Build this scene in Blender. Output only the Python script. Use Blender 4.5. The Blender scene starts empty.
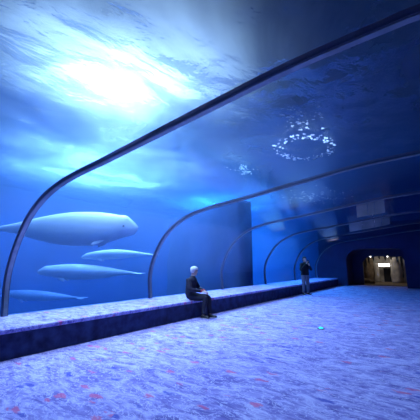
import bpy, bmesh, math, random
from mathutils import Vector, Matrix
random.seed(7)
S = bpy.context.scene
C = S.collection
PI = math.pi

# ------------------------------------------------------------------ camera
PITCH = math.radians(9.70); YAW = math.radians(35.94); EYE = Vector((0, 0, 1.5))
cam = bpy.data.cameras.new('camera'); co = bpy.data.objects.new('camera', cam); C.objects.link(co)
cam.sensor_width = 36; cam.lens = 310 / 420 * 36; cam.clip_end = 200
co.location = EYE; co.rotation_euler = (PI / 2 + PITCH, 0, YAW)
S.camera = co
FW = Vector((-math.sin(YAW) * math.cos(PITCH), math.cos(YAW) * math.cos(PITCH), math.sin(PITCH)))
RT = Vector((math.cos(YAW), math.sin(YAW), 0)); UP = RT.cross(FW)


def ray(px, py): return FW + RT * ((px - 210) / 310) + UP * ((210 - py) / 310)
def at_depth(px, py, d): return EYE + ray(px, py) * d
def on_z(px, py, z): r = ray(px, py); return EYE + r * ((z - 1.5) / r.z)


# ------------------------------------------------------------------ helpers
def link(name, me, mat=None, parent=None):
    o = bpy.data.objects.new(name, me); C.objects.link(o)
    if mat is not None: me.materials.append(mat)
    if parent is not None: o.parent = parent
    return o


def obj(name, bm, mat=None, parent=None, smooth=False):
    bmesh.ops.recalc_face_normals(bm, faces=bm.faces[:])
    me = bpy.data.meshes.new(name); bm.to_mesh(me); bm.free()
    if smooth:
        for p in me.polygons: p.use_smooth = True
    return link(name, me, mat, parent)


def tag(o, label=None, cat=None, group=None, kind=None):
    if label: o['label'] = label
    if cat: o['category'] = cat
    if group: o['group'] = group
    if kind: o['kind'] = kind
    return o


def thing(name, label, cat, loc=(0, 0, 0), rz=0, group=None):
    o = bpy.data.objects.new(name, None); C.objects.link(o)
    o.empty_display_size = .1
    o.location = loc; o.rotation_euler = (0, 0, rz)
    return tag(o, label, cat, group)


def struct(name, bm, mat, smooth=False): return tag(obj(name, bm, mat, None, smooth), kind='structure')


def box(bm, x0, x1, y0, y1, z0, z1, bev=0):
    r = bmesh.ops.create_cube(bm, size=1)
    for v in r['verts']:
        v.co = Vector(((x0 + x1) / 2 + v.co.x * (x1 - x0), (y0 + y1) / 2 + v.co.y * (y1 - y0), (z0 + z1) / 2 + v.co.z * (z1 - z0)))
    if bev:
        es = list({e for v in r['verts'] for e in v.link_edges})
        bmesh.ops.bevel(bm, geom=es, offset=bev, segments=3, affect='EDGES', profile=.5)
    return bm


def prism(bm, poly, y0, y1):
    """extrude an (x, z) outline along y"""
    a = [bm.verts.new((x, y0, z)) for x, z in poly]; b = [bm.verts.new((x, y1, z)) for x, z in poly]
    bm.faces.new(a); bm.faces.new(b[::-1])
    n = len(poly)
    for i in range(n): bm.faces.new((a[i], b[i], b[(i + 1) % n], a[(i + 1) % n]))
    return bm


def loft(bm, rings, cap=True):
    rs = [[bm.verts.new(p) for p in r] for r in rings]
    n = len(rs[0])
    for a, b in zip(rs, rs[1:]):
        for i in range(n): bm.faces.new((a[i], a[(i + 1) % n], b[(i + 1) % n], b[i]))
    if cap: bm.faces.new(rs[0][::-1]); bm.faces.new(rs[-1])
    return bm


def ring(c, u, v, a, b, n=16, p0=0):
    return [Vector(c) + Vector(u) * (a * math.cos(p0 + 2 * PI * i / n)) + Vector(v) * (b * math.sin(p0 + 2 * PI * i / n)) for i in range(n)]


def spline(pts, k=6):
    out = []
    P = [pts[0]] + list(pts) + [pts[-1]]
    for i in range(1, len(P) - 2):
        for j in range(k):
            t = j / k
            out.append(tuple(.5 * (2 * P[i][q] + (P[i + 1][q] - P[i - 1][q]) * t + (2 * P[i - 1][q] - 5 * P[i][q] + 4 * P[i + 1][q] - P[i + 2][q]) * t * t
                             + (3 * P[i][q] - P[i - 1][q] - 3 * P[i + 1][q] + P[i + 2][q]) * t ** 3) for q in range(len(pts[0]))))
    out.append(tuple(pts[-1]))
    return out


# ------------------------------------------------------------------ materials
class NT:
    def __init__(s, name):
        s.m = bpy.data.materials.new(name); s.m.use_nodes = True
        s.t = s.m.node_tree; s.t.nodes.clear()
        s.out = s.n('ShaderNodeOutputMaterial')
    def n(s, kind, **kw):
        nd = s.t.nodes.new(kind)
        for k, v in kw.items():
            if k.startswith('_'): setattr(nd, k[1:], v)
            else: nd.inputs[k.replace('0_', '')].default_value = v
        return nd
    def l(s, a, b): s.t.links.new(a, b)
    def ramp(s, src, stops):
        r = s.t.nodes.new('ShaderNodeValToRGB'); e = r.color_ramp.elements
        while len(e) < len(stops): e.new(.5)
        for q, (p, c) in zip(e, stops): q.position = p; q.color = (*c, 1) if len(c) == 3 else c
        s.l(src, r.inputs[0]); return r
    def mix(s, fac, a, b, mode='MIX'):
        m = s.t.nodes.new('ShaderNodeMix'); m.data_type = 'RGBA'; m.blend_type = mode
        for sock, v in ((m.inputs[0], fac), (m.inputs[6], a), (m.inputs[7], b)):
            if hasattr(v, 'links'): s.l(v, sock)
            else: sock.default_value = v if not isinstance(v, tuple) or len(v) == 4 else (*v, 1)
        return m.outputs[2]


def simple(name, col, rough=.6, metal=0., noise=0., scale=20., col2=None, bump=0., emit=None, estr=0.):
    t = NT(name)
    b = t.n('ShaderNodeBsdfPrincipled', Roughness=rough, Metallic=metal)
    b.inputs['Base Color'].default_value = (*col, 1)
    tc = t.n('ShaderNodeTexCoord')
    nz = t.n('ShaderNodeTexNoise', Scale=scale, Detail=5.)
    t.l(tc.outputs['Object'], nz.inputs['Vector'])
    c2 = col2 or tuple(max(0, c * (1 - noise)) for c in col)
    r = t.ramp(nz.outputs['Fac'], [(.3, c2), (.7, col)]); t.l(r.outputs[0], b.inputs['Base Color'])
    if bump:
        bp = t.n('ShaderNodeBump', Strength=bump, Distance=.02); t.l(nz.outputs['Fac'], bp.inputs['Height']); t.l(bp.outputs[0], b.inputs['Normal'])
    if emit:
        b.inputs['Emission Color'].default_value = (*emit, 1); b.inputs['Emission Strength'].default_value = estr
    t.l(b.outputs[0], t.out.inputs['Surface'])
    return t.m


def carpet_mat():
    t = NT('sea_print_carpet')
    tc = t.n('ShaderNodeTexCoord')
    mp = t.n('ShaderNodeMapping'); mp.inputs['Scale'].default_value = (.6, 1.25, 1)
    t.l(tc.outputs['Object'], mp.inputs['Vector'])
    n1 = t.n('ShaderNodeTexNoise', Scale=3.6, Detail=7., Roughness=.68, Distortion=1.6); t.l(mp.outputs[0], n1.inputs['Vector'])
    base = t.ramp(n1.outputs['Fac'], [(.34, (.13, .11, .40)), (.45, (.23, .20, .56)), (.54, (.35, .32, .70)), (.66, (.55, .52, .84))])
    n2 = t.n('ShaderNodeTexNoise', Scale=9., Detail=3., Roughness=.6, Distortion=1.); t.l(mp.outputs[0], n2.inputs['Vector'])
    vein = t.ramp(n2.outputs['Fac'], [(.47, (0, 0, 0)), (.5, (1, 1, 1)), (.53, (0, 0, 0))])
    c1 = t.mix(vein.outputs[0], base.outputs[0], (.62, .60, .90))
    vo = t.n('ShaderNodeTexVoronoi', Scale=4.2, Randomness=1.); t.l(mp.outputs[0], vo.inputs['Vector'])
    n4 = t.n('ShaderNodeTexNoise', Scale=13., Detail=4.); t.l(mp.outputs[0], n4.inputs['Vector'])
    add = t.n('ShaderNodeMath', _operation='MULTIPLY_ADD'); t.l(n4.outputs['Fac'], add.inputs[0]); add.inputs[1].default_value = .9; t.l(vo.outputs['Distance'], add.inputs[2])
    spot = t.ramp(add.outputs[0], [(.62, (.7, .7, .7)), (.70, (0, 0, 0))])
    sep = t.n('ShaderNodeSeparateColor'); t.l(vo.outputs['Color'], sep.inputs[0])
    pick = t.n('ShaderNodeMath', _operation='GREATER_THAN'); t.l(sep.outputs[0], pick.inputs[0]); pick.inputs[1].default_value = .62
    fm = t.n('ShaderNodeMath', _operation='MULTIPLY'); t.l(pick.outputs[0], fm.inputs[0]); t.l(spot.outputs[0], fm.inputs[1])
    c2 = t.mix(fm.outputs[0], c1, (.62, .10, .24))
    pick2 = t.n('ShaderNodeMath', _operation='LESS_THAN'); t.l(sep.outputs[0], pick2.inputs[0]); pick2.inputs[1].default_value = .3
    fm2 = t.n('ShaderNodeMath', _operation='MULTIPLY'); t.l(pick2.outputs[0], fm2.inputs[0]); t.l(spot.outputs[0], fm2.inputs[1])
    c3 = t.mix(fm2.outputs[0], c2, (.03, .05, .45))
    b = t.n('ShaderNodeBsdfPrincipled', Roughness=.85); b.inputs['Specular IOR Level'].default_value = .15
    t.l(c3, b.inputs['Base Color'])
    fz = t.n('ShaderNodeTexNoise', Scale=160., Detail=2.); t.l(tc.outputs['Object'], fz.inputs['Vector'])
    bp = t.n('ShaderNodeBump', Strength=.4, Distance=.01); t.l(fz.outputs['Fac'], bp.inputs['Height']); t.l(bp.outputs[0], b.inputs['Normal'])
    t.l(b.outputs[0], t.out.inputs['Surface'])
    return t.m


def acrylic_mat():
    t = NT('clear_acrylic')
    tr = t.n('ShaderNodeBsdfTransparent', Color=(.96, .985, 1., 1))
    gl = t.n('ShaderNodeBsdfGlossy', Roughness=.12)
    fr = t.n('ShaderNodeFresnel', IOR=1.33)
    geo = t.n('ShaderNodeNewGeometry')
    inv = t.n('ShaderNodeMath', _operation='SUBTRACT'); inv.inputs[0].default_value = 1; t.l(geo.outputs['Backfacing'], inv.inputs[1])
    mu = t.n('ShaderNodeMath', _operation='MULTIPLY'); t.l(fr.outputs[0], mu.inputs[0]); t.l(inv.outputs[0], mu.inputs[1])
    mx = t.n('ShaderNodeMixShader'); t.l(mu.outputs[0], mx.inputs[0]); t.l(tr.outputs[0], mx.inputs[1]); t.l(gl.outputs[0], mx.inputs[2])
    t.l(mx.outputs[0], t.out.inputs['Surface'])
    return t.m


def water_volume():
    t = NT('sea_water')
    ab = t.n('ShaderNodeVolumeAbsorption', Color=(.1, .46, .82, 1), Density=.19)
    sc = t.n('ShaderNodeVolumeScatter', Color=(.30, .58, 1., 1), Density=.042, Anisotropy=.25)
    ad = t.n('ShaderNodeAddShader'); t.l(ab.outputs[0], ad.inputs[0]); t.l(sc.outputs[0], ad.inputs[1])
    t.l(ad.outputs[0], t.out.inputs['Volume'])
    return t.m


def surface_mat():
    """rippled, aerated water surface seen from below"""
    t = NT('rippled_water_surface')
    tc = t.n('ShaderNodeTexCoord')
    mp = t.n('ShaderNodeMapping'); mp.inputs['Scale'].default_value = (1, .55, 1); mp.inputs['Rotation'].default_value = (0, 0, .5)
    t.l(tc.outputs['Object'], mp.inputs['Vector'])
    n1 = t.n('ShaderNodeTexNoise', Scale=.3, Detail=6., Roughness=.56, Distortion=.7); t.l(mp.outputs[0], n1.inputs['Vector'])
    n2 = t.n('ShaderNodeTexNoise', Scale=1.5, Detail=5., Roughness=.5, Distortion=.4); t.l(mp.outputs[0], n2.inputs['Vector'])
    fac = t.ramp(n1.outputs['Fac'], [(.34, (.12,) * 3), (.5, (.5,) * 3), (.62, (.95,) * 3)])
    tr = t.n('ShaderNodeBsdfTransparent', Color=(.8, .93, 1., 1))
    tl = t.n('ShaderNodeBsdfTranslucent', Color=(.30, .42, .52, 1))
    bp = t.n('ShaderNodeBump', Strength=.5, Distance=.22); t.l(n2.outputs['Fac'], bp.inputs['Height'])
    mx = t.n('ShaderNodeMixShader'); t.l(fac.outputs[0], mx.inputs[0]); t.l(tr.outputs[0], mx.inputs[1]); t.l(tl.outputs[0], mx.inputs[2])
    gl = t.n('ShaderNodeBsdfGlossy', Roughness=.25); t.l(bp.outputs[0], gl.inputs['Normal'])
    lw = t.n('ShaderNodeLayerWeight', Blend=.14); t.l(bp.outputs[0], lw.inputs['Normal'])
    hf = t.n('ShaderNodeMath', _operation='MULTIPLY'); t.l(lw.outputs['Fresnel'], hf.inputs[0]); hf.inputs[1].default_value = .45
    mx2 = t.n('ShaderNodeMixShader'); t.l(hf.outputs[0], mx2.inputs[0]); t.l(mx.outputs[0], mx2.inputs[1]); t.l(gl.outputs[0], mx2.inputs[2])
    t.l(mx2.outputs[0], t.out.inputs['Surface'])
    return t.m


def glint_mat():  # white colour stands for light glinting on the ripples
    t = NT('white_glint')
    a = t.n('ShaderNodeBsdfTranslucent', Color=(.95, .97, 1, 1)); b = t.n('ShaderNodeBsdfDiffuse', Color=(.95, .97, 1, 1))
    m = t.n('ShaderNodeMixShader', _label='m'); m.inputs[0].default_value = .85; t.l(a.outputs[0], m.inputs[1]); t.l(b.outputs[0], m.inputs[2]); t.l(m.outputs[0], t.out.inputs['Surface'])
    return t.m


M = dict(
    carpet=carpet_mat(), acrylic=acrylic_mat(), water=water_volume(), surface=surface_mat(),
    rib=simple('brushed_rib_metal', (.27, .33, .40), .4, .4, .3, 8),
    seal=simple('dark_joint_seal', (.06, .08, .15), .5),
    tank=simple('blue_tank_wall', (.05, .22, .5), .9, 0, .5, .35),
    tankfloor=simple('tank_sand', (.25, .35, .45), .9, 0, .4, 1.2),
    rock=simple('dark_tank_rock', (.02, .05, .16), .95, 0, .6, .8, bump=.5),
    benchface=simple('dark_navy_bench_front', (.03, .05, .16), .9, 0, .3, 5, col2=(.006, .006, .04)),  # bench front coloured darker navy than the seat
    navy=simple('navy_painted_wall', (.012, .014, .075), .6, 0, .3, 3),
    portalface=simple('blue_portal_wall', (.018, .028, .13), .7, 0, .4, 1.5),
    black=simple('near_black', (.008, .009, .02), .7),
    whale=simple('white_whale_skin', (.55, .64, .70), .45, 0, .12, 2.),
    skin=simple('skin', (.62, .40, .31), .55, 0, .1, 40),
    whitehair=simple('white_hair', (.85, .85, .86), .8, 0, .25, 60, bump=.6),
    darkhair=simple('dark_hair', (.015, .012, .014), .6, 0, .3, 60, bump=.6),
    jacket=simple('navy_jacket_cloth', (.012, .012, .04), .85, 0, .3, 12, bump=.3),
    blackcloth=simple('black_jacket_cloth', (.008, .008, .013), .85, 0, .3, 12, bump=.3),
    darktrousers=simple('dark_trouser_cloth', (.01, .01, .028), .85, 0, .3, 12, bump=.3),
    greytrousers=simple('grey_trouser_cloth', (.17, .18, .26), .85, 0, .25, 12, bump=.3),
    red=simple('red_cloth', (.5, .03, .05), .7),
    shoe=simple('black_shoe', (.01, .01, .015), .4),
    sole=simple('white_sole', (.7, .7, .72), .6),
    eye=simple('eye', (.02, .02, .02), .2),
    phone=simple('phone_case', (.05, .05, .06), .3),
    limestone=simple('pale_cave_plaster', (.62, .58, .52), .9, 0, .45, 3.5, bump=.8),
    brown=simple('brown_cave_rock', (.22, .16, .10), .95, 0, .6, 5, bump=.9),
    vine=simple('moss_brown_vine', (.13, .12, .07), .9, 0, .6, 9, bump=.6),
    palereflect=simple('pale_reflection_tone', (.27, .31, .36), .35, 0, .5, 1.6),  # pale tone of a reflection put into the panel colour
    lampwhite=simple('lit_lamp_diffuser', (.9, .9, .9), .5, emit=(1, .97, .92), estr=5),
    cyanlamp=simple('cyan_lamp_lens', (.1, .8, .8), .4, emit=(.02, .9, .85), estr=1.6),
    glints=glint_mat(),
)

# ------------------------------------------------------------------ tunnel section
HALF = [(-6.95, .47), (-7.0, 1.0), (-6.94, 1.4), (-6.73, 1.85), (-6.42, 2.26), (-6.05, 2.55), (-5.55, 2.78), (-4.9, 2.93), (-4.0, 3.04), (-3.0, 3.17), (-2.0, 3.30), (-1.0, 3.42), (0, 3.47)]
HALF = spline(HALF, 4)
PROF = HALF + [(-x, z) for x, z in HALF[-2::-1]]


def normals(P):
    out = []
    for i in range(len(P)):
        a = P[max(0, i - 1)]; b = P[min(len(P) - 1, i + 1)]
        dx, dz = b[0] - a[0], b[1] - a[1]; L = math.hypot(dx, dz)
        out.append((-dz / L, dx / L))
    return out


NRM = normals(PROF)
def off(d): return [(x + nx * d, max(.473, z + nz * d)) for (x, z), (nx, nz) in zip(PROF, NRM)]
def zceil(x):
    for (a, b), (c, d) in zip(PROF, PROF[1:]):
        if a <= x <= c and b > 1.9: return b + (d - b) * (x - a) / (c - a)
    return 3.4


RIBY = [-1.14, 2.76, 6.62, 10.45, 14.3, 18.3, 22.3]
END = 22.5

for i, (a, b) in enumerate(zip(RIBY, RIBY[1:])):
    bm = bmesh.new(); prism(bm, off(.0) + off(.06)[::-1], a + .03, b - .03)
    struct('window_%d' % (i + 1), bm, M['acrylic'], True)
for w in [o for o in C.objects if o.name.startswith('window_')]:
    for p in w.data.polygons: p.use_smooth = False

rl = [None, 'nearest metal rib, sweeping from the left bottom corner up over the whole view',
      'second metal rib of the tunnel, rising just left of the seated man',
      'third metal rib of the tunnel, rising just right of the seated man',
      'fourth metal rib, its dark post between the seated and the standing man',
      'fifth metal rib, thin pale hoop directly behind the standing man',
      'last metal rib, pale hoop around the dark portal at the far end']
def dup(root, loc):
    r = root.copy(); C.objects.link(r); r.location = loc
    for ch in list(root.children):
        c = ch.copy(); C.objects.link(c); c.parent = r
    return r
rib = thing('tunnel_rib', '', 'rib', (0, RIBY[1], 0), 0, 'metal ribs of the acrylic tunnel')
bm = bmesh.new(); prism(bm, off(-.022) + off(.062)[::-1], -.036, .036); obj('band', bm, M['rib'], rib)
for s in (-1, 1):
    bm = bmesh.new(); prism(bm, off(-.012) + off(.055)[::-1], s * .046 - .008, s * .046 + .008); obj('seal', bm, M['seal'], rib)
rib['label'] = rl[1]
for k in range(2, 7):
    r = dup(rib, (0, RIBY[k], 0)); r['label'] = rl[k]

# ------------------------------------------------------------------ water, tank and setting
XO, Y0, Y1, ZF, ZS = 19, -3, 24.2, -3, 5.6
WAT = off(.09)
poly = [(-XO, ZF), (-7.3, ZF), (-7.3, .3)] + [(WAT[0][0], .47)] + WAT[1:-1] + [(WAT[-1][0], .47)] + [(7.3, .3), (7.3, ZF), (XO, ZF), (XO, ZS), (-XO, ZS)]
bm = bmesh.new(); prism(bm, poly, Y0 + .01, Y1 - .02)
wv = tag(obj('tank_water', bm, M['water']), 'clear blue sea water filling the tank around the tunnel', 'water', kind='stuff')

bm = bmesh.new(); bmesh.ops.create_grid(bm, x_segments=150, y_segments=150, size=1)
from mathutils import noise as mn
for v in bm.verts:
    v.co.x *= XO; v.co.y = (Y0 + Y1) / 2 + v.co.y * (Y1 - Y0) / 2
    p = Vector((v.co.x * .7, v.co.y * .7, 0)); v.co.z = ZS + .06 + .10 * mn.noise(p) + .05 * mn.noise(p * 2.7)
sf = tag(obj('water_surface', bm, M['surface'], None, True), 'rippled bright water surface high above the glass tunnel', 'water surface', kind='stuff')

def sb(name, mat, *a): bm = bmesh.new(); box(bm, *a); return struct(name, bm, M[mat])
sb('wall_tank_left', 'tank', -XO - .3, -XO, Y0, Y1, ZF, ZS + .8)
sb('wall_tank_right', 'tank', XO, XO + .3, Y0, Y1, ZF, ZS + .8)
sb('wall_tank_back', 'tank', -XO, -7.3, Y1, Y1 + .3, ZF, ZS + .8)
sb('wall_tank_far', 'tank', -7.3, XO, Y1 + .01, Y1 + .3, 4.2, ZS + .8)
sb('wall_tank_front', 'tank', -XO, XO, Y0 - .3, Y0, ZF, ZS + .8)
sb('trim_1', 'tankfloor', -XO, -7.3, Y0, Y1, ZF - .3, ZF)
sb('trim_2', 'tankfloor', 7.3, XO, Y0, Y1, ZF - .3, ZF)
sb('floor', 'carpet', -7.3, 7.3, Y0, 31, -.3, 0)
sb('wall_base_left', 'tank', -7.3, -7.12, Y0, Y1, ZF, .45)
sb('wall_base_right', 'tank', 7.12, 7.3, Y0, Y1, ZF, .45)
sb('wall_right', 'carpet', 5.6, 7.11, Y0, END, 0, .47)

# end wall with the portal
bm = bmesh.new()
PT = [(-4.98, 0), (-4.98, 1.75), (-4.86, 2.1), (-4.55, 2.34), (-4.1, 2.44), (-1.85, 2.40), (-1.66, 2.2), (-1.62, 0)]
inn = off(-.02)
prism(bm, [(-7.1, 0)] + [(x, z) for x, z in inn] + [(7.1, 0)] + PT[::-1], END, END + .25)
struct('wall_end', bm, M['portalface'])
bm = bmesh.new()
PO = [(x * 1 + (-.16 if x < -3.3 else .16), z + (.14 if z > 1 else 0)) for x, z in PT]
prism(bm, PO + PT[::-1], END + .25, END + 1.7)
struct('wall_portal', bm, M['navy'])
# the tank wall behind the tunnel end and around the cave room
bm = bmesh.new()
prism(bm, [(-7.3, 0), (-4.3, 0), (-4.3, 1.55), (-4.05, 1.86), (-3.3, 1.96), (-2.5, 1.9), (-1.9, 1.93), (-1.75, 1.6), (-1.75, 0), (7.3, 0), (7.3, 4.3), (-7.3, 4.3)], END + 1.7, END + 1.95)
struct('wall_cave_front', bm, M['navy'])
sb('wall_behind', 'navy', -7.2, 7.2, Y0 - .2, Y0, -.3, 3.6)
CB = END + 6.2
sb('wall_cave_back', 'limestone', -7.3, 0, CB, CB + .2, 0, 4.2)
sb('wall_cave_left', 'brown', -7.3, -7.1, END + 1.95, CB, 0, 4.2)
sb('wall_cave_right', 'brown', -.2, 0, END + 1.95, CB, 0, 4.2)
sb('ceiling', 'brown', -7.3, 0, END + 1.95, CB, 3.1, 3.3)
sb('floor_cave', 'brown', -7.1, -.2, END + 1.6, CB, .0, .03)

# ------------------------------------------------------------------ bench
BF = -5.6
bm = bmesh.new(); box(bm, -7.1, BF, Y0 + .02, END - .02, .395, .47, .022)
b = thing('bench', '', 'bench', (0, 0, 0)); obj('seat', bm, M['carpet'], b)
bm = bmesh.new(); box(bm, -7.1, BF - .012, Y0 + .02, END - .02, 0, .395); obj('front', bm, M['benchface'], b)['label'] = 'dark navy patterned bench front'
tag(b, 'long low built-in bench along the glass, covered in blue sea-print carpet', 'bench')

# ------------------------------------------------------------------ dark partition standing in the tank
bm = bmesh.new()
a, b_ = at_depth(241, 262, 14.6), at_depth(168, 262, 21.5); n_ = 26; rr0 = []
nrm = Vector((-(b_ - a).y, (b_ - a).x, 0)).normalized()
if nrm.dot(FW) < 0: nrm = -nrm
for k in range(n_ + 1):
    t = k / n_; c = a.lerp(b_, t)
    ringp = []
    for q in range(13):
        z = ZF + .02 + (4.5 - ZF) * q / 12
        ringp.append(Vector((c.x, c.y, z)) - nrm * (.35 * mn.noise(Vector((t * 5, z * .5, 2))) * min(1, t * 6)))
    ringp += [Vector((p.x, p.y, p.z)) + nrm * .7 for p in ringp[::-1]]
    rr0.append(ringp)
loft(bm, rr0)
tag(obj('tank_partition', bm, M['rock'], None, True), 'broad dark blue partition standing in the water behind the third rib', 'partition')

# ------------------------------------------------------------------ beluga whales
def whale(label, px, py, depth, head_to, length, fat, tilt=0., bend=0.):
    """head_to +1: the head points to image right"""
    r = thing('beluga_whale', label, 'whale', at_depth(px, py, depth), 0, 'white whales swimming in the tank')
    prof = [(0, .02, -.02), (.015, .22, -.04), (.04, .42, -.02), (.08, .62, .08), (.13, .70, .06), (.2, .86, .02), (.3, .98, 0), (.42, 1., 0), (.55, .9, .0), (.68, .68, .02), (.8, .42, .04), (.9, .22, .05), (.96, .13, .05), (1., .05, .05)]
    prof = spline(prof, 3)
    bm = bmesh.new(); R = length * .5 * fat
    def pt(t): return Vector((length * (.5 - t), 0, 0))
    def bz(t): return bend * length * ((t - .4) ** 2)
    rings = []
    for t, rad, dz in prof:
        c = pt(t) + Vector((0, 0, dz * R + bz(t)))
        rings.append(ring(c, (0, 1, 0), (0, 0, 1), max(.01, rad * R * .95), max(.01, rad * R), 20))
    loft(bm, rings)
    tz = prof[-1][2] * R + bz(1)
    for s in (-1, 1):                      # flukes and flippers, rounded blades
        base = pt(.965) + Vector((0, 0, tz))
        rr = []
        for q, ch in ((0, .07), (.25, .085), (.55, .07), (.8, .045), (1, .012)):
            c = base + Vector((-length * (.015 + .05 * q), s * length * .12 * q, 0))
            rr.append(ring(c, (1, 0, 0), (0, 0, 1), length * ch * .6, R * .05 * (1.15 - q), 10))
        loft(bm, rr)
        base = pt(.24) + Vector((0, s * R * .42, -R * .72)); rr = []
        for q, ch in ((0, .035), (.3, .042), (.7, .035), (1, .012)):
            c = base + Vector((-length * .05 * q, s * length * .022 * q, -length * .036 * q))
            rr.append(ring(c, (1, 0, 0), (0, .6 * s, .8), length * ch * .7, R * .06, 10))
        loft(bm, rr)
    body = obj('body', bm, M['whale'], r, True)
    for s in (-1, 1):
        bm = bmesh.new(); bmesh.ops.create_uvsphere(bm, u_segments=8, v_segments=6, radius=R * .06)
        for v in bm.verts: v.co += pt(.085) + Vector((0, s * R * .57, R * .03 + bz(.08)))
        obj('eye', bm, M['eye'], r, True)
    d = RT * head_to
    r.rotation_euler = (0, -tilt, math.atan2(d.y, d.x))
    return r
whale('largest white whale, highest and leftmost, its lit back crossing the nearest rib', 66, 229, 10.5, 1, 4.9, .235, math.radians(1), .02)
whale('small bright white whale below the largest one, tail tapering towards the second rib', 118, 254, 13.0, -1, 3.1, .13, math.radians(-3), -.12)
whale('pale blue whale in the middle of the glass bay, just below the small bright one', 88, 272, 12.8, -1, 4.2, .15, math.radians(1), -.02)
whale('dim blurred whale lowest in the water, just above the near end of the bench', 42, 296, 15.5, -1, 4.0, .13, math.radians(3), 0)

# ------------------------------------------------------------------ white flecks modelled as light glints on the water
def glints(label, px, py, rx, ry, n, seed, ringed=False):
    random.seed(seed); bm = bmesh.new()
    for k in range(n):
        if ringed:
            a = random.random() * 2 * PI; q = .8 + .35 * random.random(); dx, dy = math.cos(a) * q * rx, math.sin(a) * q * ry
        else:
            dx, dy = random.gauss(0, .5) * rx, random.gauss(0, .5) * ry
        c = on_z(px, py, ZS) + Vector((dx, dy, random.uniform(-.12, -.06)))
        s = random.choice((.012, .016, .022, .036)); a = random.random() * PI
        mt = Matrix.Translation(c) @ Matrix.Rotation(a, 4, 'Z') @ Matrix.Diagonal((s * random.uniform(1, 2.4), s, s * .7, 1))
        bmesh.ops.create_icosphere(bm, subdivisions=1, radius=1, matrix=mt)
    return tag(obj('glint_patch', bm, M['glints'], None, True), label, 'glints', 'glint flecks on the water surface', kind='stuff')
glints('white ring of glint flecks on the water overhead, right of the nearest rib', 305, 146, .9, 1.2, 170, 1, True)
glints('small white glint patch above the ring of flecks', 298, 118, .5, .8, 50, 2)
glints('sparse greenish glint flecks left of the ring, above the third rib', 243, 168, .45, 1.1, 60, 3)
glints('scattered glint flecks low on the water surface, between the second and third rib', 252, 207, .9, 2.0, 70, 4)
glints('wide lilac patch of glint flecks under the second rib, towards the right', 310, 196, 2.0, 2.6, 220, 5)

# ------------------------------------------------------------------ pale panels modelled in place of ceiling reflections
def reflection_panel(label, Y, cols):
    r = thing('ceiling_reflection', label, 'reflection_panel', (0, Y, 0), 0, 'pale panels modelling reflections under the tunnel ceiling')
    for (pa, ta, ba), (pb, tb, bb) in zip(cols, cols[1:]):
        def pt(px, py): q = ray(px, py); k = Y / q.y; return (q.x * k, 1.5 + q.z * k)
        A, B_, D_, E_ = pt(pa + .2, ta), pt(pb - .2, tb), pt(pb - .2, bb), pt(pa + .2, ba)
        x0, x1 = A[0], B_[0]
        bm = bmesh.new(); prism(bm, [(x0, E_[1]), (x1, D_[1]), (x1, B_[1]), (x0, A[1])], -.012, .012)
        obj('pane', bm, M['palereflect'], r)
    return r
reflection_panel('pale modelled reflection nearer the camera, above the other one', 10.6, [(356, 205, 217.5), (367, 202, 215.5), (374, 200, 214.5), (384, 197, 212.5)])
reflection_panel('pale modelled reflection nearer the dark portal, lower of the two', 14.45, [(349, 224, 232), (362, 222, 229.5), (374, 219.5, 227.5), (381, 217.5, 226), (389.5, 215.5, 224)])

# ------------------------------------------------------------------ cave room beyond the portal
def lumpy(name, label, cat, c0, c1, r0, r1, mat, seed, n=14, m=12, group=None, amp=.3):
    bm = bmesh.new(); rings = []
    c0, c1 = Vector(c0), Vector(c1); ax = (c1 - c0).normalized()
    u = ax.orthogonal().normalized(); v = ax.cross(u)
    for k in range(m):
        t = k / (m - 1); c = c0.lerp(c1, t); rad = r0 + (r1 - r0) * t
        rings.append([c + (u * math.cos(2 * PI * i / n) + v * math.sin(2 * PI * i / n)) * rad * (1 + amp * mn.noise(Vector((math.cos(2 * PI * i / n) * 1.5 + seed, math.sin(2 * PI * i / n) * 1.5, t * 4)))) for i in range(n)])
    loft(bm, rings)
    return tag(obj(name, bm, M[mat], None, True), label, cat, group)
cy = END + 5.2
def cx(px, y): r = ray(px, 270); return r.x * y / r.y
def cz(px, py, y): r = ray(px, py); return 1.5 + r.z * y / r.y
lumpy('cave_column', 'slim pale plaster column left of the dark doorway in the cave', 'column', (cx(377, cy), cy, .03), (cx(377, cy), cy, 1.5), .22, .12, 'limestone', 1, group='pale cave columns')
lumpy('cave_column', 'wide pale plaster column right of the dark doorway in the cave', 'column', (cx(397, cy), cy, .03), (cx(395, cy), cy, 1.9), .42, .26, 'limestone', 5, group='pale cave columns')
lumpy('cave_column', 'grey-brown rock column at the left of the cave room', 'column', (cx(369, cy), cy, .03), (cx(368, cy), cy, 2.2), .38, .45, 'brown', 9, group='pale cave columns')
lumpy('rock_mound', 'low brown rock mound on the cave floor at left', 'rock', (cx(364, END + 3), END + 3, .1), (cx(374, END + 3), END + 3, .1), .3, .16, 'brown', 12)
bm = bmesh.new(); dy = CB - .08
box(bm, cx(383.5, dy), cx(390.5, dy), dy, dy + .07, .03, cz(386, 268, dy)); o = obj('dark_doorway', bm, M['black']); tag(o, 'dark doorway between two pale columns in the cave', 'doorway')
t_ = thing('wall_lamp', 'bright white rectangular lamp above the dark cave doorway', 'lamp', (cx(383.5, cy), cy + .2, cz(383, 265, cy)))
bm = bmesh.new(); box(bm, -.42, .42, -.05, .05, -.11, .11, .01); obj('diffuser', bm, M['lampwhite'], t_)
bm = bmesh.new(); box(bm, -.46, .46, .05, .12, -.15, .15, .01); obj('housing', bm, M['black'], t_)
vy = END + 2.15
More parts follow.
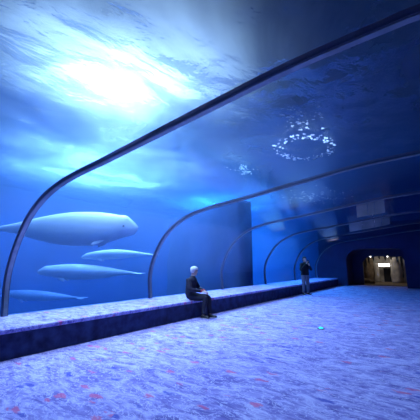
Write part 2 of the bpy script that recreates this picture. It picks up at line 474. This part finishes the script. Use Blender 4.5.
for i, (px, ln, lb) in enumerate([(359.5, .5, 'short'), (363, .8, 'long'), (366, 1.0, 'longest'), (369.5, .6, ''), (374, .35, ''), (380, .22, ''), (386, .3, ''), (392, .25, ''), (398, .4, ''), (402.5, 1.5, '')]):
    labs = ['brown hanging vine clump at the far left of the cave opening', 'long brown hanging vine, second from left in the cave opening', 'longest brown hanging vine at left in the cave opening', 'fourth brown hanging vine from the left in the cave opening',
            'short hanging vine left of the cave lamp', 'shortest hanging vine just above the left of the cave lamp', 'small hanging vine above the right of the cave lamp', 'small hanging vine above the wide pale column', 'tapering vine second from right in the cave opening', 'tall brown vine down the right edge of the cave opening']
    x = cx(px, vy)
    lumpy('hanging_vine', labs[i], 'vine', (x, vy, 1.98), (x + .03, vy, 1.98 - ln), .085, .02, 'vine', i * 3.3, 10, 12, 'brown vines hanging in the cave opening', 1.0)
for px, lb in ((372, 'small bright spot lamp at the top left of the cave opening'), (389, 'small bright spot lamp at the top right of the cave opening')):
    sl = thing('spot_lamp', lb, 'lamp', (cx(px, vy - .3), vy - .42, 1.93), 0, 'small spot lamps over the cave opening')
    bm = bmesh.new(); bmesh.ops.create_cone(bm, cap_ends=True, segments=14, radius1=.045, radius2=.06, depth=.1); bmesh.ops.rotate(bm, verts=bm.verts, matrix=Matrix.Rotation(PI / 2, 3, 'X')); obj('housing', bm, M['black'], sl)
    bm = bmesh.new(); bmesh.ops.create_uvsphere(bm, u_segments=12, v_segments=8, radius=.045); bmesh.ops.translate(bm, verts=bm.verts, vec=(0, -.05, 0)); obj('lens', bm, M['lampwhite'], sl)

# small cyan lamp in the carpet
p = on_z(321, 329, 0)
fl = thing('floor_lamp', 'tiny glowing cyan lamp set on the open carpet', 'lamp', (p.x, p.y, 0))
bm = bmesh.new(); bmesh.ops.create_cone(bm, cap_ends=True, segments=20, radius1=.085, radius2=.07, depth=.02); bmesh.ops.translate(bm, verts=bm.verts, vec=(0, 0, .01)); obj('rim', bm, M['seal'], fl)
bm = bmesh.new(); bmesh.ops.create_uvsphere(bm, u_segments=16, v_segments=8, radius=.055)
for v in bm.verts: v.co.z = max(0, v.co.z) * .5 + .018
obj('lens', bm, M['cyanlamp'], fl)

# ------------------------------------------------------------------ people
def solid(name, torso, limbs, mat, parent, smooth=6, voxel=.013):
    """one continuous surface grown from an elliptical trunk and tapering limbs"""
    bm = bmesh.new()
    if torso:
        T = spline([(*p, a, b) for p, a, b in torso], 4)
        loft(bm, [ring(t[:3], (1, 0, 0), (0, 1, 0), t[3], t[4], 24) for t in T])
    for ch in limbs:
        T = spline([(*p, r) for p, r in ch], 5)
        P = [Vector(t[:3]) for t in T]; d = (P[1] - P[0]).normalized(); u = d.orthogonal().normalized(); rr = []
        for k, t in enumerate(T):
            d = (P[min(k + 1, len(P) - 1)] - P[max(0, k - 1)]).normalized()
            u = (u - d * u.dot(d)).normalized(); rr.append(ring(P[k], u, d.cross(u), t[3], t[3], 16))
        loft(bm, rr)
        for t in (T[0],):
            bmesh.ops.create_icosphere(bm, subdivisions=2, radius=t[3], matrix=Matrix.Translation(t[:3]))
    bmesh.ops.recalc_face_normals(bm, faces=bm.faces[:])
    me = bpy.data.meshes.new('tmp'); bm.to_mesh(me); bm.free()
    o = bpy.data.objects.new('tmp', me); C.objects.link(o)
    q = o.modifiers.new('r', 'REMESH'); q.mode = 'VOXEL'; q.voxel_size = voxel
    q = o.modifiers.new('m', 'SMOOTH'); q.factor = .5; q.iterations = smooth
    nm = bpy.data.meshes.new_from_object(o.evaluated_get(bpy.context.evaluated_depsgraph_get())); nm.name = name
    bpy.data.objects.remove(o); nm.materials.clear()
    for p in nm.polygons: p.use_smooth = True
    return link(name, nm, mat, parent)


def head_bm(bm, c, face, up, s=1.):
    """head loft with brow, nose, chin and ears; face = direction looked at"""
    f = Vector(face).normalized(); u = Vector(up).normalized(); side = u.cross(f).normalized(); f = side.cross(u)
    rows = [(-.125, .030, .030, .030), (-.112, .048, .044, .034), (-.09, .062, .060, .022), (-.06, .070, .074, .012), (-.02, .076, .086, .004), (.02, .079, .092, -.002), (.06, .075, .092, -.006), (.09, .062, .078, -.008), (.112, .040, .052, -.008), (.125, .012, .016, -.008)]
    loft(bm, [ring(c + u * (z * s) + f * (d * s), side, f, a * s, b * s, 18) for z, a, b, d in rows])
    n = [(.025, .006, .088), (.0, .010, .100), (-.022, .015, .112), (-.032, .012, .100)]
    loft(bm, [ring(c + u * (z * s) + f * ((d - .012) * s), side, f, a * s, .016 * s, 8) for z, a, d in n])
    for z, w in ((-.058, .024), (-.066, .022)):
        loft(bm, [ring(c + u * ((z + q) * s) + f * (.076 * s), side, f, w * s * k, .012 * s * k, 10) for q, k in ((-.005, .5), (0, 1), (.005, .5))])
    for sd in (-1, 1):
        loft(bm, [ring(c + side * (sd * (.076 + q) * s) - f * .004 * s - u * .005 * s, f, u, .018 * k * s, .032 * k * s, 10) for q, k in ((-.01, .8), (.004, 1), (.012, .7))])
    return f, u, side


def hand(bm, wrist, d, palm, curl=.5, mirror=1, s=1.):
    """palm, four curled fingers of unequal length and a thumb; d = pointing direction, palm = palm normal"""
    d = Vector(d).normalized(); n = Vector(palm).normalized(); sd = d.cross(n).normalized() * mirror; n = sd.cross(d).normalized() * mirror
    if n.dot(Vector(palm)) < 0: n = -n
    w = Vector(wrist)
    loft(bm, [ring(w + d * (t * s), sd, n, a * s, b * s, 12) for t, a, b in ((-.02, .026, .02), (.02, .034, .017), (.06, .041, .015), (.09, .038, .013))])
    def digit(base, dr, lens, rad, cl, axis):
        p = Vector(base); dd = Vector(dr).normalized(); rr = [ring(p, sd, n, rad, rad, 8)]
        for k, L in enumerate(lens):
            dd = (dd * math.cos(cl) + axis * math.sin(cl)).normalized()
            axis = axis - dd * axis.dot(dd); axis = axis.normalized()
            p = p + dd * L; b = dd.orthogonal().normalized(); q = sd - dd * sd.dot(dd); q.normalize()
            rr.append(ring(p, q, dd.cross(q) * (-1 if dd.cross(q).dot(n) < 0 else 1), rad * (1 - .1 * k), rad * (1 - .1 * k), 8))
        rr.append(ring(p + dd * rad * .5, q, dd.cross(q) * (-1 if dd.cross(q).dot(n) < 0 else 1), rad * .35, rad * .35, 8))
        loft(bm, rr)
    for o_, L in ((-.030, (.036, .022, .017)), (-.010, (.041, .026, .019)), (.011, (.038, .025, .018)), (.030, (.030, .019, .016))):
        digit(w + (d * .082 + sd * o_) * s, d, [l * s for l in L], .0085 * s, curl, n)
    digit(w + (d * .025 - sd * .028) * s, d * .6 - sd * .8, [.03 * s, .028 * s, .02 * s], .0105 * s, curl * .5, (n + d * .6).normalized())


def person(name, label, loc, rz, J, skin, hairmat, topmat, legmat, face, palms, hairfn, extra=None, scale=1.):
    r = thing(name, label, 'person', loc, rz)
    V = Vector
    # body (continuous), a little slimmer than the clothes
    limbs = [[(J['neck'], .054), (V(J['neck']) * .5 + V(J['headc']) * .5, .050), (J['headc'], .06)]]
    for s in ('l', 'r'):
        w = V(J['wr' + s]); el = V(J['el' + s]); sh = V(J['sh' + s]) * .95 + V(J['chest']) * .05
        limbs.append([(sh, .05), (sh.lerp(el, .5), .046), (el, .040), (el.lerp(w, .5), .034), (w, .026)])
        hp, kn, an = V(J['hip' + s]), V(J['kn' + s]), V(J['an' + s])
        limbs.append([(hp, .082), (hp.lerp(kn, .5), .07), (kn, .056), (kn.lerp(an, .5), .048), (kn.lerp(an, .95), .038), (an, .036)])
    body = solid('body', [(J['pelvis'], .10, .155), (J['belly'], .095, .135), (J['chest'], .11, .165), (J['collar'], .06, .09)], limbs, M[skin], r, 3)
    bm = bmesh.new(); bm.from_mesh(body.data)
    f, u, side = head_bm(bm, V(J['headc']), face, J.get('headup', (0, 0, 1)))
    for s in ('l', 'r'):
        hd, pn, cu, mi = palms[s]; hand(bm, J['wr' + s], hd, pn, cu, mi)
    bmesh.ops.recalc_face_normals(bm, faces=bm.faces[:]); bm.to_mesh(body.data); bm.free()
    for p_ in body.data.polygons: p_.use_smooth = True
    hc = V(J['headc'])
    for sgn in (-1, 1):
        bm = bmesh.new(); bmesh.ops.create_uvsphere(bm, u_segments=10, v_segments=8, radius=.011)
        bmesh.ops.translate(bm, verts=bm.verts, vec=hc + f * .080 + side * (sgn * .030) + u * .012); obj('eye', bm, M['eye'], r, True)
    # hair cap
    bm = bmesh.new(); hairfn(bm, hc, f, u, side); obj('hair', bm, M[hairmat], r, True)
    # jacket
    limbs = []
    for s in ('l', 'r'):
        w = V(J['wr' + s]); el = V(J['el' + s]); sh = V(J['sh' + s]) * .88 + V(J['chest']) * .12
        limbs.append([(sh, .070), (sh.lerp(el, .5), .070), (el, .060), (el.lerp(w, .5), .052), (el.lerp(w, .96), .044)])
    solid('jacket', [(J['hem'], .150, .205), (J['belly'], .138, .190), (J['chest'], .140, .200), (V(J['collar']) - V((0, 0, .035)), .100, .165), (V(J['collar']) + V((.0, 0, .012)), .070, .085), (V(J['neck']), .062, .064)], limbs, M[topmat], r)
    limbs = []
    for s in ('l', 'r'):
        hp, kn, an = V(J['hip' + s]), V(J['kn' + s]), V(J['an' + s])
        limbs.append([(hp, .105), (hp.lerp(kn, .5), .095), (kn, .076), (kn.lerp(an, .5), .068), (kn.lerp(an, .95), .060)])
    pv = V(J['pelvis'])
    solid('trousers', [(pv - V((0, 0, .09)), .10, .15), (pv, .128, .18), (pv + V((0, 0, .08)), .125, .172)], limbs, M[legmat], r)
    # shoes
    for s in ('l', 'r'):
        an = V(J['an' + s]); d = V(J['toe' + s]); d.z = 0; d.normalize(); sd = V((-d.y, d.x, 0)); g = J['ground'] + .0
        bm = bmesh.new()
        rr = []
        for t, w_, h in ((-.075, .026, .05), (-.055, .036, .075), (-.01, .040, .085), (.05, .042, .07), (.11, .046, .05), (.165, .04, .038), (.195, .022, .028)):
            c = V((an.x, an.y, g + .022)) + d * t
            rr.append([c + sd * (w_ * math.cos(a)) + V((0, 0, 1)) * (h * max(0, math.sin(a))) for a in [2 * PI * i / 14 for i in range(14)]])
        loft(bm, rr); sh = obj('shoe', bm, M['shoe'], r, True)
        bm = bmesh.new(); rr = []
        for z in (g, g + .024):
            q = []
            for i in range(22):
                a = 2 * PI * i / 22; c = V((an.x, an.y, z)) + d * (.06 + .142 * math.cos(a)) + sd * (.046 * math.sin(a) * (1 + .12 * math.cos(a))); q.append(c)
            rr.append(q)
        loft(bm, rr); obj('sole', bm, M['sole'], sh)
    return r


def hair_short(bm, c, f, u, side, puff=1.12, low=-.045, front=.05):
    rows = []
    for z, a, b in ((low, .074, .070), (-.01, .082, .088), (.03, .086, .096), (.07, .082, .096), (.1, .068, .082), (.122, .046, .056), (.138, .014, .02)):
        back = -.022 if z < .04 else -.006
        bb = b * (.78 if z < .04 else 1)
        rr = []
        for i in range(22):
            an = 2 * PI * i / 22; w = 1 + .05 * mn.noise(Vector((math.cos(an) * 4, math.sin(an) * 4, z * 40)))
            rr.append(c + u * z + f * (back + bb * math.sin(an) * w * puff * .93) + side * (a * math.cos(an) * w * puff * .98))
        rows.append(rr)
    loft(bm, rows)


# seated man: local +x is the way he faces, origin on the carpet below his pelvis
sm = on_z(191, 317.5, 0)
hd = math.radians(14)
P0 = Vector((BF - .20, 7.06, 0))
g = 0
JS = dict(pelvis=(0, 0, .60), hem=(.01, 0, .60), belly=(.0, 0, .77), chest=(.03, 0, .99), neck=(.06, 0, 1.14), collar=(.05, 0, 1.10), headc=(.11, 0, 1.275), headup=(.12, 0, 1),
          shl=(.0, .2, 1.02), shr=(.0, -.2, 1.02), ell=(.14, .26, .78), elr=(.12, -.26, .78), wrl=(.40, .07, .72), wrr=(.39, -.07, .72),
          hipl=(.06, .09, .57), hipr=(.06, -.09, .57), knl=(.50, .11, .53), knr=(.49, -.11, .53), anl=(.56, .10, .09), anr=(.44, -.10, .09), toel=(1, .1, 0), toer=(1, -.1, 0), ground=0.0)
man = person('person', 'white-haired person in a dark navy jacket sitting on the bench edge, facing right', P0, hd, JS, 'skin', 'whitehair', 'jacket', 'darktrousers', (1, 0, -.1),
             {'l': ((.9, -.4, -.25), (0, 0, -1), .35, 1), 'r': ((.9, .4, -.25), (0, 0, -1), .35, -1)}, lambda bm, c, f, u, s: hair_short(bm, c, f, u, s, 1.34, -.05))
for s, q in (('l', 1), ('r', -1)):
    w = Vector(JS['wr' + s]); e_ = Vector(JS['el' + s]); dr = (w - e_).normalized(); a = dr.orthogonal().normalized(); b_ = dr.cross(a)
    bm = bmesh.new(); c = w - dr * .03
    loft(bm, [ring(c - dr * .02, a, b_, .046, .046, 16), ring(c + dr * .015, a, b_, .043, .043, 16)])
    obj('cuff', bm, M['red'], man)['label'] = 'red cuff'

# standing person: local +x is the way they face
P1 = on_z(306, 295, 0)
face_dir = -RT * -.25 - Vector((FW.x, FW.y, 0)).normalized()
JT = dict(pelvis=(0, 0, .97), hem=(0, 0, .93), belly=(0, 0, 1.12), chest=(0, 0, 1.38), neck=(.01, 0, 1.54), collar=(0, 0, 1.5), headc=(.03, 0, 1.68),
          shl=(0, .2, 1.44), shr=(0, -.2, 1.44), ell=(.13, .26, 1.19), elr=(.12, -.27, 1.18), wrl=(.28, .08, 1.40), wrr=(.30, -.07, 1.48),
          hipl=(0, .095, .92), hipr=(0, -.095, .92), knl=(.02, .12, .50), knr=(.03, -.11, .50), anl=(-.02, .14, .09), anr=(.0, -.12, .09), toel=(1, .25, 0), toer=(1, -.2, 0), ground=0.0)
st = person('person', 'standing person in black jacket and grey trousers holding up a phone with both hands', P1, math.atan2(face_dir.y, face_dir.x), JT, 'skin', 'darkhair', 'blackcloth', 'greytrousers', (1, 0, 0),
            {'l': ((.15, -.35, .9), (.1, -1, 0), .5, 1), 'r': ((.15, .35, .9), (.1, 1, 0), .5, -1)}, lambda bm, c, f, u, s: hair_short(bm, c, f, u, s, 1.14, -.09))
ph = thing('phone', 'dark phone held up in front of the face of the standing person', 'phone')
bm = bmesh.new(); box(bm, -.006, .006, -.038, .038, -.078, .078, .004); obj('case', bm, M['phone'], ph)
bm = bmesh.new(); box(bm, -.009, -.0062, -.034, .034, -.072, .072); obj('screen', bm, M['eye'], ph)
bm = bmesh.new(); box(bm, .0062, .009, .008, .03, .04, .068, .001); obj('lens', bm, M['seal'], ph)
a = math.atan2(face_dir.y, face_dir.x)
ph.location = P1 + Matrix.Rotation(a, 3, 'Z') @ Vector((.335, 0, 1.56)); ph.rotation_euler = (0, 0, a)

# ------------------------------------------------------------------ light
def area(name, loc, target, sx, sy, power, col, shape='ELLIPSE'):
    l = bpy.data.lights.new(name, 'AREA'); l.shape = shape; l.size = sx; l.size_y = sy; l.energy = power; l.color = col
    o = bpy.data.objects.new(name, l); C.objects.link(o); o.location = loc
    d = Vector(target) - Vector(loc); o.rotation_euler = d.to_track_quat('-Z', 'Y').to_euler(); return o
sk = Vector((-6.0, 4.5, 7.9))
k_ = area('skylight', sk, (sk.x + .4, sk.y - .4, 0), 2.4, 1.8, 1150, (.90, .90, 1.)); k_.data.spread = math.radians(120)
k_ = area('fill_far', (-12.5, 19, 8), (-11.5, 17, 0), 5, 7., 5400, (.14, .60, 1.)); k_.data.spread = math.radians(110)  # added fill that brightens the far water
k_ = area('fill_left', (-12.5, 8.5, 9.2), (-11.5, 8, 0), 7, 8., 6200, (.66, .76, 1.)); k_.data.spread = math.radians(110)  # added fill washing the left water and the whales' backs
def point(name, loc, power, col, r=.3):
    l = bpy.data.lights.new(name, 'POINT'); l.energy = power; l.color = col; l.shadow_soft_size = r
    o = bpy.data.objects.new(name, l); C.objects.link(o); o.location = loc; return o
point('cave_light', (cx(381, END + 4), END + 3.9, 2.7), 75, (1, .93, .84))

def spot(name, loc, power, col, ang):
    l = bpy.data.lights.new(name, 'SPOT'); l.energy = power; l.color = col; l.shadow_soft_size = .02; l.spot_size = ang; l.spot_blend = .6
    o = bpy.data.objects.new(name, l); C.objects.link(o); o.location = loc; return o
for px_, py_, e_, c_, an_ in ((300, 138, 5200, (.9, .92, 1), .85), (243, 166, 6500, (.7, 1, .85), .6), (312, 196, 6500, (.85, .78, 1), .7)):
    q = on_z(px_, py_, ZS); b_ = Vector((max(-4.8, q.x), min((8.5, 12.4, 16.3, 20.3), key=lambda y: abs(y - q.y)), 1.9))
    o_ = spot('glint_fill_spot', b_, e_, c_, an_); o_.rotation_euler = (q - b_).to_track_quat('-Z', 'Y').to_euler()  # unseen spots added to brighten the white flecks
w = bpy.data.worlds.new('hall'); S.world = w; w.use_nodes = True
bg = w.node_tree.nodes['Background']; bg.inputs[0].default_value = (.05, .16, .55, 1); bg.inputs[1].default_value = .1

S.cycles.transparent_max_bounces = 24
S.cycles.max_bounces = 8
S.cycles.volume_bounces = 1
S.view_settings.view_transform = 'Standard'; S.view_settings.look = 'None'
S.view_settings.exposure = -.45; S.view_settings.gamma = 1; S.view_settings.use_curve_mapping = False
